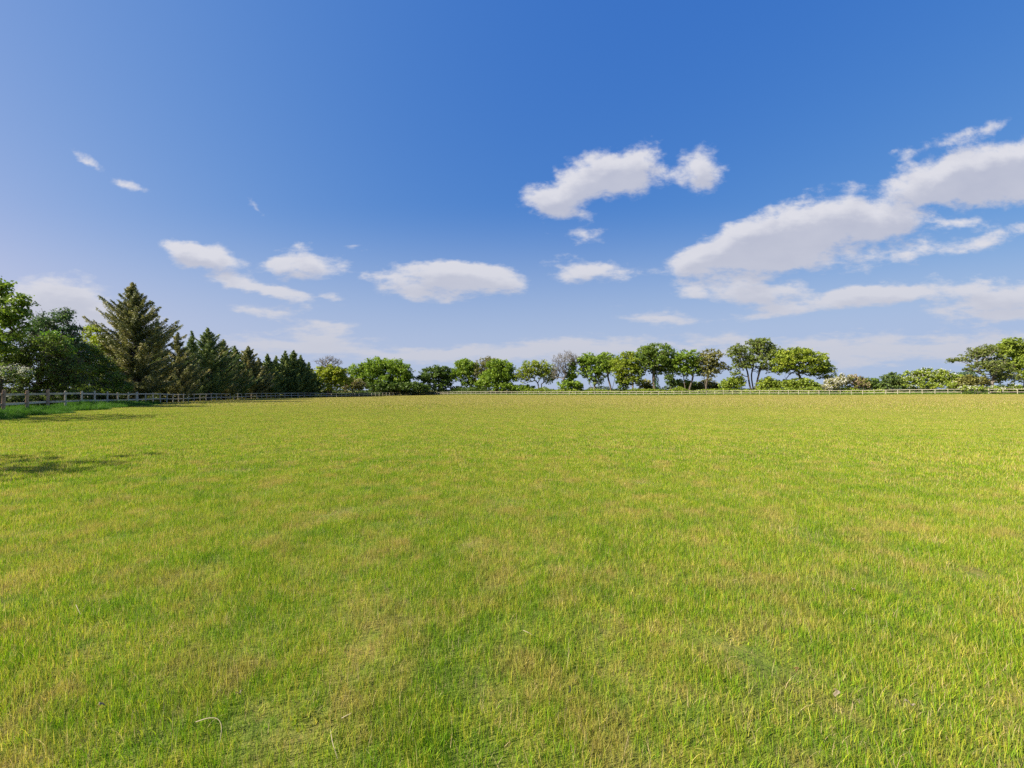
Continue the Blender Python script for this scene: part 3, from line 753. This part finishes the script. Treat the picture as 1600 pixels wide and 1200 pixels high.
conifer('tallest bronze tinged conifer with ragged rising branches on the left', 208, 441, ld(213, 5.2), 74, bronze=True, seed=1, base_x=212, dens=1.45, up=.62, full=.62,
        outliers=((131,493),(155,461),(186,458),(150,505),(165,488),(279,500),(252,478),(245,490),(262,497),(238,470),(224,458),(176,492),(128,512),(270,520)))
rowc = [ # apex x, y, half width, offset, bronze, label
 (246,502,22,8,False,'shadowed conifer tucked directly behind the right side of the tallest conifer'),
 (278,519,24,3.0,True,'yellow tinged bushy conifer just right of the tallest conifer'),
 (300,517,18,5,False,'slim dark conifer beside the second tallest one'),
 (325,512,30,3.2,False,'second tallest dark green conifer in the row'),
 (349,530,20,3.2,True,'bronze shouldered conifer on the right flank of the second tallest'),
 (367,540,18,3.2,False,'conifer with feathery tips between the two bronze ones'),
 (388,541,20,3.4,True,'bronze conifer with a long tip bent to the right'),
 (404,559,13,3.2,True,'small bronze conifer beside the bent tip'),
 (418,553,14,3.2,False,'narrow spired conifer, first after the dip in the row'),
 (432,556,12,3.2,False,'short slim conifer between two taller spires'),
 (446,548,14,3.2,False,'tall thin spired conifer near the far end of the row'),
 (459,547,16,3.2,False,'tallest spire near the far end of the row'),
 (470,555,13,3.2,False,'conifer just right of the tallest far spire'),
 (483,566,11,3.2,False,'last low conifer of the row beside the yellow green bush'),
]
for i, (ax, ay, hw, off, br, lab) in enumerate(rowc):
    outl = {388: ((396,545),(378,548),(402,552)), 325: ((343,522),(305,528),(352,532)), 278: ((292,522),(268,523))}.get(ax, ())
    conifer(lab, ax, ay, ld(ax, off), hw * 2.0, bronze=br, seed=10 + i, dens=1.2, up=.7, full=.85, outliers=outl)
# low conifer growth closing the bottom of the row
# ------------------------------------------------------------------ far end, left to right
FG = 'trees along the far end of the field'; BG = 'shrubs along the far fence'
tree('yellow_green_bush', 'bush', 'yellow green rounded bush with bare twigs sticking out of its top', [(512,592,24,18),(530,592,18,16),(505,580,14,8,.7),(522,582,16,9),(498,598,16,12)], 514, ld(514, 3.5),
     leaf=M_YEL, seed=31, dens=1.1, group=BG, top=[(505,580),(520,575)])
tree('bare_sapling', 'tree', 'leafless grey sapling spreading above the yellow green bush', [(503,566,9,7),(516,563,8,7),(526,567,8,6),(514,575,14,8)], 513, ld(513, 3.9), seed=32, dens=0, twigs=4, group=FG, bark=BARK_L)
tree('pinkish_shrub', 'shrub', 'pinkish brown and green shrub at the foot of the large rounded oak', [(552,600,14,9),(540,598,10,10),(562,602,10,7)], 551, ld(551, 3.2), leaf=M_OLIVE, seed=33, dens=1.1, group=BG, blossom=.4, blossom_mat=M_PINK)
tree('oak_tree', 'oak', 'large rounded dark and light green oak right of the conifer row', [(600,574,28,15),(572,583,24,16),(630,585,16,16),(560,592,14,12),(605,592,32,14),(585,572,20,10),(622,575,14,10),(575,600,18,8),(625,600,18,8)], 598, 128, leaf=M_OAK, seed=34, dens=1.05, group=FG)
tree('dark_hedge', 'hedge', 'low dark green thicket below the rounded oak', [(590,605,22,8),(615,605,22,8),(640,604,22,9),(658,606,14,7)], 620, 125, leaf=M_DARK, seed=35, dens=1.4, group=BG, trunk_r=.15)
tree('oak_tree', 'oak', 'dark green domed oak standing alone between two brighter trees', [(682,586,24,13),(665,592,12,9),(698,592,12,14),(685,578,16,7),(688,603,18,8)], 684, 132, leaf=M_DARK, seed=36, dens=1.1, group=FG)
tree('small_bush', 'bush', 'small light green bush at the foot of the dark domed oak', [(716,609,11,6),(710,611,8,4)], 716, 132, leaf=M_BUSH, seed=37, dens=1.2, group=BG, trunk_r=.08)
tree('oak_tree', 'oak', 'bright green leaning tree left of the half bare one', [(728,576,18,14),(715,585,11,12),(740,582,12,14),(732,598,12,9),(726,567,12,6),(747,601,10,9)], 738, 131, leaf=M_OAK, seed=38, dens=.95, group=FG, top=[(730,578)])
tree('half_bare_tree', 'tree', 'half bare olive brown tree between bright green leaning tree and dense round one', [(757,572,14,12),(765,566,12,8),(750,585,10,12),(768,580,12,12)], 757, 129, leaf=M_OLIVE, seed=39, dens=.28, twigs=3, group=FG, bark=BARK_L)
tree('dense_tree', 'tree', 'dense dark green rounded tree left of the open fan shaped oak', [(783,578,20,16),(770,592,22,14),(792,590,14,16),(776,570,14,10),(785,604,20,7),(757,600,12,9)], 776, 124, leaf=M_OAK, seed=40, dens=1.15, group=FG)
tree('small_bush', 'bush', 'low dark green bush left of the fan shaped oak trunk', [(815,607,13,6),(826,606,8,5)], 818, 122, leaf=M_OAK, seed=41, dens=1.2, group=BG, trunk_r=.08)
tree('open_oak', 'oak', 'open fan shaped oak with visible pale limbs and yellow green leaves', [(838,572,20,10),(822,582,14,10),(854,580,14,12),(842,585,16,8,.6),(812,588,8,6,.7),(864,588,7,7,.5),(824,593,10,7,.5),(858,594,9,7,.4)], 844, 121, leaf=M_OAKY, seed=42, dens=.62, twigs=1, group=FG, bark=BARK_L, top=[(841,601),(846,600)])
tree('bare_tree', 'tree', 'leafless grey tree with upswept twigs in front of the sky', [(873,567,10,15),(885,560,11,11),(868,582,7,12),(880,580,9,12),(896,562,8,9)], 880, 116, seed=43, dens=0, twigs=4, group=FG, bark=bark_mat('bark_bare',(.10,.09,.07),(.24,.21,.17)), top=[(880,597),(886,596)])
tree('ivy_column', 'tree', 'ivy clad pointed tree like a green column beside the leafless one', [(894,575,6,14),(892,590,8,12),(890,602,16,9),(903,604,8,6)], 893, 117, leaf=M_OAK, seed=44, dens=1.4, group=FG)
tree('green_tree', 'tree', 'full green tree with several pale stems right of the ivy column', [(930,566,22,15),(915,565,12,12),(946,565,12,14),(932,582,18,14),(912,582,10,8,.7),(930,595,10,8,.5)], 928, 116, leaf=M_OAK, seed=45, dens=.95, group=FG, bark=BARK_L, top=[(920,598),(930,594),(940,597)])
tree('slender_tree', 'tree', 'slender leaning tree with bare double stem under a small crown', [(957,565,10,12),(965,573,9,10),(951,575,8,8)], 954, 114, leaf=M_OAK, seed=46, dens=.7, group=FG, top=[(950,580),(963,580)])
tree('olive_tree', 'tree', 'yellow olive green tree in front of the tall round crowned one', [(978,568,20,14),(990,580,16,14),(968,580,12,12),(985,594,16,8),(984,556,12,7)], 990, 108, leaf=M_OAKY, seed=47, dens=.9, group=FG, bark=BARK_L)
tree('dark_holly', 'holly', 'dark rounded evergreen bush under the yellow olive green tree', [(975,598,11,12),(970,590,7,7)], 974, 110, leaf=M_DARK, seed=48, dens=1.4, group=BG, trunk_r=.12)
tree('tall_oak', 'oak', 'tall round crowned oak with an ivy covered trunk near the middle of the row', [(1024,552,26,15),(1004,565,14,14),(1044,565,14,16),(1025,568,20,14),(1012,548,14,8),(1035,580,12,9,.6),(1000,582,8,8,.5)], 1025, 106, leaf=leaf_mat('leaf_tall_oak', (.075,.125,.022), (.15,.225,.03), (.26,.32,.05)), seed=49, dens=.85, group=FG, ivy=((1026,612,6),(1023,575,4)), trunk_r=.45, top=[(1024,565)])
tree('hedge_bush', 'bush', 'pale olive bush left of the ivy covered trunk', [(1007,601,10,9),(1014,606,8,6)], 1009, 116, leaf=M_OLIVE, seed=50, dens=1.2, group=BG, trunk_r=.1)
tree('small_tree', 'tree', 'small dark tree standing under the right side of the tall round crowned oak', [(1049,580,8,12),(1046,592,7,8),(1052,598,6,8)], 1048, 104, leaf=M_DARK, seed=51, dens=.85, group=FG)
tree('green_tree', 'tree', 'bright green round topped tree with forked trunk left of the brownish one', [(1072,558,20,12),(1062,568,12,12),(1085,572,14,14),(1070,580,14,10),(1093,580,9,8,.7)], 1075, 103, leaf=M_OAK, seed=52, dens=.95, group=FG, top=[(1068,582),(1084,580)])
tree('brownish_tree', 'tree', 'brownish green thin crowned tree before the wide gap of sky', [(1110,556,17,10),(1100,566,12,12),(1120,572,12,12),(1108,582,12,10,.7),(1135,575,7,5,.6)], 1105, 101, leaf=M_OLIVE, seed=53, dens=.75, twigs=1, group=FG, top=[(1100,580),(1108,575)])
tree('hedge_bush', 'bush', 'olive green bush under the bright green tree with forked trunk', [(1065,602,16,9),(1085,604,16,8)], 1072, 112, leaf=M_BUSH, seed=54, dens=1.1, group=BG, trunk_r=.1)
tree('hedge_bush', 'bush', 'olive green bush under the brownish green thin crowned tree', [(1105,602,14,9),(1118,604,8,6)], 1108, 109, leaf=M_OLIVE, seed=55, dens=1.1, group=BG, trunk_r=.1)
tree('tall_open_tree', 'tree', 'tallest open crowned tree of the far row with three slim trunks', [(1180,548,26,15),(1150,550,14,12),(1205,552,16,13),(1175,565,26,12,.8),(1155,572,14,8,.6),(1195,575,16,9,.6),(1185,535,18,7),(1150,585,10,6,.5)], 1178, 96, leaf=leaf_mat('leaf_open', (.09,.13,.03), (.17,.22,.04), (.28,.32,.06)), seed=56, dens=.72, group=FG, top=[(1166,575),(1178,572),(1190,570)], twigs=1)
tree('hedge_bush', 'bush', 'light green rounded bush left of the three slim trunks', [(1142,600,14,10),(1152,597,12,9),(1133,603,9,7)], 1143, 97, leaf=M_BUSH, seed=57, dens=1.2, group=BG, trunk_r=.1)
tree('hedge_bush', 'bush', 'light green bush right of the three slim trunks with a pointed top', [(1200,598,12,10),(1212,602,12,8),(1190,603,10,7)], 1202, 95, leaf=M_BUSH, seed=58, dens=1.2, group=BG, trunk_r=.1)
tree('spreading_oak', 'oak', 'broad spreading oak whose right side droops low, right end of the central row', [(1245,560,30,14),(1225,566,20,16),(1275,565,22,15),(1290,580,14,14,.9),(1250,575,26,9),(1240,550,22,8),(1218,578,12,8,.7),(1270,580,16,8,.7)], 1234, 92, leaf=M_OAKY, seed=59, dens=.95, group=FG, top=[(1226,588),(1250,592)])
tree('hedge_bush', 'bush', 'bright green wide bush beneath the broad spreading oak', [(1235,601,16,9),(1255,600,18,10),(1272,604,10,7)], 1250, 91, leaf=M_BUSH, seed=60, dens=1.3, group=BG, trunk_r=.12)
tree('hawthorn', 'hawthorn', 'hawthorn white with blossom beside the drooping side of the spreading oak', [(1305,600,16,10),(1318,594,12,9),(1293,606,9,6)], 1308, 86, leaf=M_OLIVE, seed=61, dens=.9, blossom=.75, group=BG, trunk_r=.12)
tree('hawthorn', 'hawthorn', 'pinkish brown blossomed hawthorn left of the small dark green tree', [(1335,597,12,12),(1345,600,12,10)], 1340, 86, leaf=M_OLIVE, seed=62, dens=.9, blossom=.6, blossom_mat=M_PINK, group=BG, trunk_r=.12)
tree('small_tree', 'tree', 'small dark green round tree in the gap right of the hawthorns', [(1362,600,13,9),(1352,598,9,8),(1370,603,8,7)], 1361, 98, leaf=M_DARK, seed=63, dens=1.2, group=FG)
tree('hedge_bush', 'bush', 'grey green rounded bush at the left end of the right hand hedge', [(1395,595,16,13),(1382,601,9,8),(1405,600,12,9)], 1396, 83, leaf=leaf_mat('leaf_greygreen', (0.058, 0.102, 0.029), (0.126, 0.182, 0.042), (0.208, 0.260, 0.065)), seed=64, dens=1.1, group=BG, trunk_r=.12)
tree('blossom_hedge', 'hedge', 'tall green hedge with small white blossoms between grey green bush and leaning tree', [(1425,592,16,12),(1445,588,18,12),(1470,591,18,14),(1490,596,14,12),(1455,602,40,7),(1432,582,10,5,.7)], 1455, 80, leaf=M_BUSH, seed=65, dens=1.15, blossom=.16, group=BG, trunk_r=.15)
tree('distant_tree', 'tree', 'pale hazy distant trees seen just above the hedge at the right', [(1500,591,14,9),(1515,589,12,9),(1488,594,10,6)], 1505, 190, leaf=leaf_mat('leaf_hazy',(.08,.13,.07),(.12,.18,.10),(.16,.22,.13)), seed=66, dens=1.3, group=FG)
tree('leaning_tree', 'tree', 'leaning tree with flat layered branches reaching left from a pale trunk', [(1495,563,18,5,.9),(1525,555,22,12),(1545,575,26,12),(1540,548,18,10),(1510,578,12,5,.6),(1570,590,24,12),(1525,572,14,7,.6),(1560,570,20,14)], 1546, 72.5, leaf=leaf_mat('leaf_lean', (.08,.11,.03), (.16,.20,.04), (.27,.29,.065)), seed=67, dens=.7, twigs=1, group=FG, bark=BARK_L, top=[(1552,588)])
tree('edge_tree', 'tree', 'large bright green tree cut by the right edge of the photo', [(1590,548,26,18),(1565,548,20,12),(1615,555,30,25),(1590,575,34,20),(1580,535,18,8),(1625,590,34,20)], 1600, 74, leaf=M_BUSH, seed=68, dens=.95, group=FG)
tree('cow_parsley_bush', 'bush', 'low creamy flowered bush along the fence below the leaning tree', [(1510,607,14,4),(1528,607,12,4),(1585,606,16,6),(1555,608,12,4)], 1525, 71.5, leaf=M_BUSH, seed=69, dens=1.2, blossom=.45, group=BG, trunk_r=.06)
tree('hedge_bush', 'bush', 'olive hedge filling the space behind the pale leaning trunk', [(1515,596,16,10),(1535,598,16,10),(1500,600,12,8)], 1518, 78, leaf=M_OLIVE, seed=70, dens=1.1, group=BG, trunk_r=.12)

# low growth directly behind the fence, and hedgerows far beyond
def foliage_strip(name, label, cat, pts, h, w, mat, seed, n, size):
    r = np.random.default_rng(seed); P = np.array(pts, float); seg = np.linalg.norm(np.diff(P, axis=0), axis=1); cs = np.concatenate([[0], np.cumsum(seg)])
    s = r.uniform(0, cs[-1], n); x = np.interp(s, cs, P[:, 0]); y = np.interp(s, cs, P[:, 1])
    nh = np.interp(s, np.linspace(0, cs[-1], int(cs[-1] / 3) + 3), r.uniform(.45, 1.15, int(cs[-1] / 3) + 3)) * np.interp(s, np.linspace(0, cs[-1], int(cs[-1] / 15) + 3), r.uniform(.6, 1.2, int(cs[-1] / 15) + 3))
    a = r.uniform(0, np.pi, n); q = np.sqrt(r.uniform(.3, 1, n))
    C = np.stack([x + r.normal(0, .2, n), y + np.cos(a) * q * w, np.sin(a) * q * nh * h + terrain(x, y)], 1)
    V, Fc = leaf_quads(C, size, r, normal=np.tile([0, -.3, .6], (n, 1)), nb=.6)
    o = obj(name, mesh_np(name, V, Fc, var=np.repeat(r.uniform(0, 1, n), 4), mat=mat)); tag(o, label, cat, kind='stuff')
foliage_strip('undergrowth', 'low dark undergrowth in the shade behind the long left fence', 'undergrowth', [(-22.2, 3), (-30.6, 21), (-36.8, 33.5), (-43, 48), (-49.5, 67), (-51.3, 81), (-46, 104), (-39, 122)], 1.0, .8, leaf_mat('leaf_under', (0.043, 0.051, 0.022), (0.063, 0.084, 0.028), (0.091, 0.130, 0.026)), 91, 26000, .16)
foliage_strip('undergrowth', 'low green brambles behind the far fence', 'undergrowth', [(-36, 136), (-10, 123.5), (28, 104.5), (92, 73), (128, 56)], .75, .8, leaf_mat('leaf_bramble', (0.058, 0.102, 0.022), (0.112, 0.182, 0.028), (0.182, 0.247, 0.039)), 92, 16000, .24)
foliage_strip('distant_hedgerow', 'dark distant hedgerow on the horizon behind the far trees', 'hedgerow', [(-190, 230), (0, 240), (150, 225), (330, 190)], 4.2, 2.0, leaf_mat('leaf_row', (.035, .06, .02), (.065, .10, .03), (.10, .14, .04)), 93, 26000, .6)

# ------------------------------------------------------------------ small things lying in the foreground grass
M_STRAW = leaf_mat('dry_straw', (.46, .38, .24), (.54, .46, .31), (.62, .54, .38), .3)
M_DEADLEAF = leaf_mat('dead_leaf', (.40, .33, .23), (.48, .41, .30), (.56, .50, .38), .5)
M_LITTER = leaf_mat('grey_litter', (.05, .055, .03), (.07, .08, .04), (.10, .11, .06), .1)
def ground_pt(x, y, z=.0):
    Y = (EYE - z) / ((y - hy(x)) / F); return np.array([(x - 800) / F * Y, Y, z])
def stalk(label, pts, rad):
    P = [ground_pt(a, b, c) for a, b, c in pts]; P = np.array(P)
    t = np.linspace(0, len(P) - 1, 18); Q = np.stack([np.interp(t, np.arange(len(P)), P[:, i]) for i in range(3)], 1)
    for _ in range(3): Q[1:-1] = (Q[:-2] + Q[1:-1] * 2 + Q[2:]) / 4
    O = Q.mean(0) * [1, 1, 0]
    V, Fc = tubes([(Q[i] - O, rad * (1 - .6 * i / 17), Q[i + 1] - O, rad * (1 - .6 * (i + 1) / 17)) for i in range(17)], 5)
    tag(obj('dry_stalk', mesh_np('dry_stalk', V, Fc, smooth=True, mat=M_STRAW), None, tuple(O)), label, 'dry stalk', 'dry grass stalks lying in the foreground')
stalk('arched pale dry stalk curling in the grass at the lower left', [(305,1128,.07),(325,1121,.085),(340,1122,.08),(346,1135,.06),(342,1160,.03)], .0021)
stalk('straight pale dry stalk standing in grass near the lower left corner', [(515,1140,.02),(518,1160,.05),(526,1185,.02)], .0021)
stalk('short pale dry stalk lying in the left foreground', [(118,945,.08),(121,952,.07),(125,960,.05)], .0021)
stalk('slanting pale dry stalk in grass left of the middle', [(533,1122,.07),(540,1118,.08),(548,1114,.09)], .0021)
stalk('short upright dry stalk above the arched one', [(306,1118,.05),(308,1112,.07),(307,1104,.09)], .0021)
stalk('thin dry stalk leaning in the grass near the centre bottom', [(817,985,.09),(824,988,.10),(831,992,.09)], .002)
def dead_leaf(label, x, y, z, L, w, rot, mat, name='dead_leaf', cat='dead leaf'):
    r = np.random.default_rng(int(x)); p = ground_pt(x, y, z); L *= .7; w *= .6
    n = 9; V = []; 
    for i in range(n):
        t = i / (n - 1); wd = w * math.sin(math.pi * (t * .9 + .05)) ** .7; cz = .012 * math.sin(t * 5 + x)
        for k, s in enumerate((-1, -.5, 0, .5, 1)): V.append(((t - .5) * L, s * wd / 2 + .004 * math.sin(t * 9), cz + .35 * wd * s * s + r.uniform(-.002, .002)))
    Fc = [(i * 5 + k, i * 5 + k + 1, i * 5 + k + 6, i * 5 + k + 5) for i in range(n - 1) for k in range(4)]
    o = obj(name, mesh_np(name, V, Fc, smooth=True, mat=mat), None, tuple(p)); o.rotation_euler = (R(18), R(-10), R(rot))
    sm = o.modifiers.new('thickness', 'SOLIDIFY'); sm.thickness = .001
    tag(o, label, cat, 'scraps of dry leaf in the foreground grass')
dead_leaf('long pale grey dead leaf on the grass at the lower right', 1421, 1099, .07, .055, .018, -22, M_DEADLEAF)
dead_leaf('crumpled pale brown leaf left of the long grey one', 1305, 1083, .07, .03, .03, 60, M_DEADLEAF)
dead_leaf('small whitish leaf scrap between two larger dead leaves', 1341, 1095, .07, .018, .012, -50, M_DEADLEAF)
dead_leaf('small orange brown leaf in grass at the right', 1243, 1046, .07, .025, .018, 80, leaf_mat('orange_leaf', (.34, .22, .09), (.42, .29, .13), (.5, .35, .17), .5))
dead_leaf('small pale twist of leaf on the left foreground grass', 372, 1082, .07, .04, .014, 65, M_DEADLEAF)
dead_leaf('pale scrap of straw low in the left corner grass', 156, 1102, .07, .03, .02, 10, M_DEADLEAF)
dead_leaf('dark grey green lump among grass near the bottom centre', 889, 1078, .045, .03, .018, 85, M_LITTER, 'dark_clod', 'clod')
dead_leaf('pale grey leaf in the grass below the straw patch at the right', 1333, 921, .07, .05, .03, 20, M_DEADLEAF)

foliage_strip('hedge_bottom', 'brown twiggy tangle closing the bottom of the left hedge', 'undergrowth', [(-20.5, -4), (-25.5, 6), (-31.6, 19), (-38.0, 31), (-41.2, 38)], 2.0, .9, leaf_mat('leaf_bottom', (0.065, 0.051, 0.032), (0.084, 0.091, 0.035), (0.104, 0.156, 0.033)), 94, 30000, .10)

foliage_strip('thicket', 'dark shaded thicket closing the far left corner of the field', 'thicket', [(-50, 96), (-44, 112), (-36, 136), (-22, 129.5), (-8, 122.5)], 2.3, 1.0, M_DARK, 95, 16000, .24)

foliage_strip('field_hedge', 'continuous low green hedge growing behind the middle of the far fence', 'hedge', [(-8, 126), (14, 115), (34, 105.5), (62, 91), (80, 83)], 2.0, 1.2, M_BUSH, 96, 22000, .24)
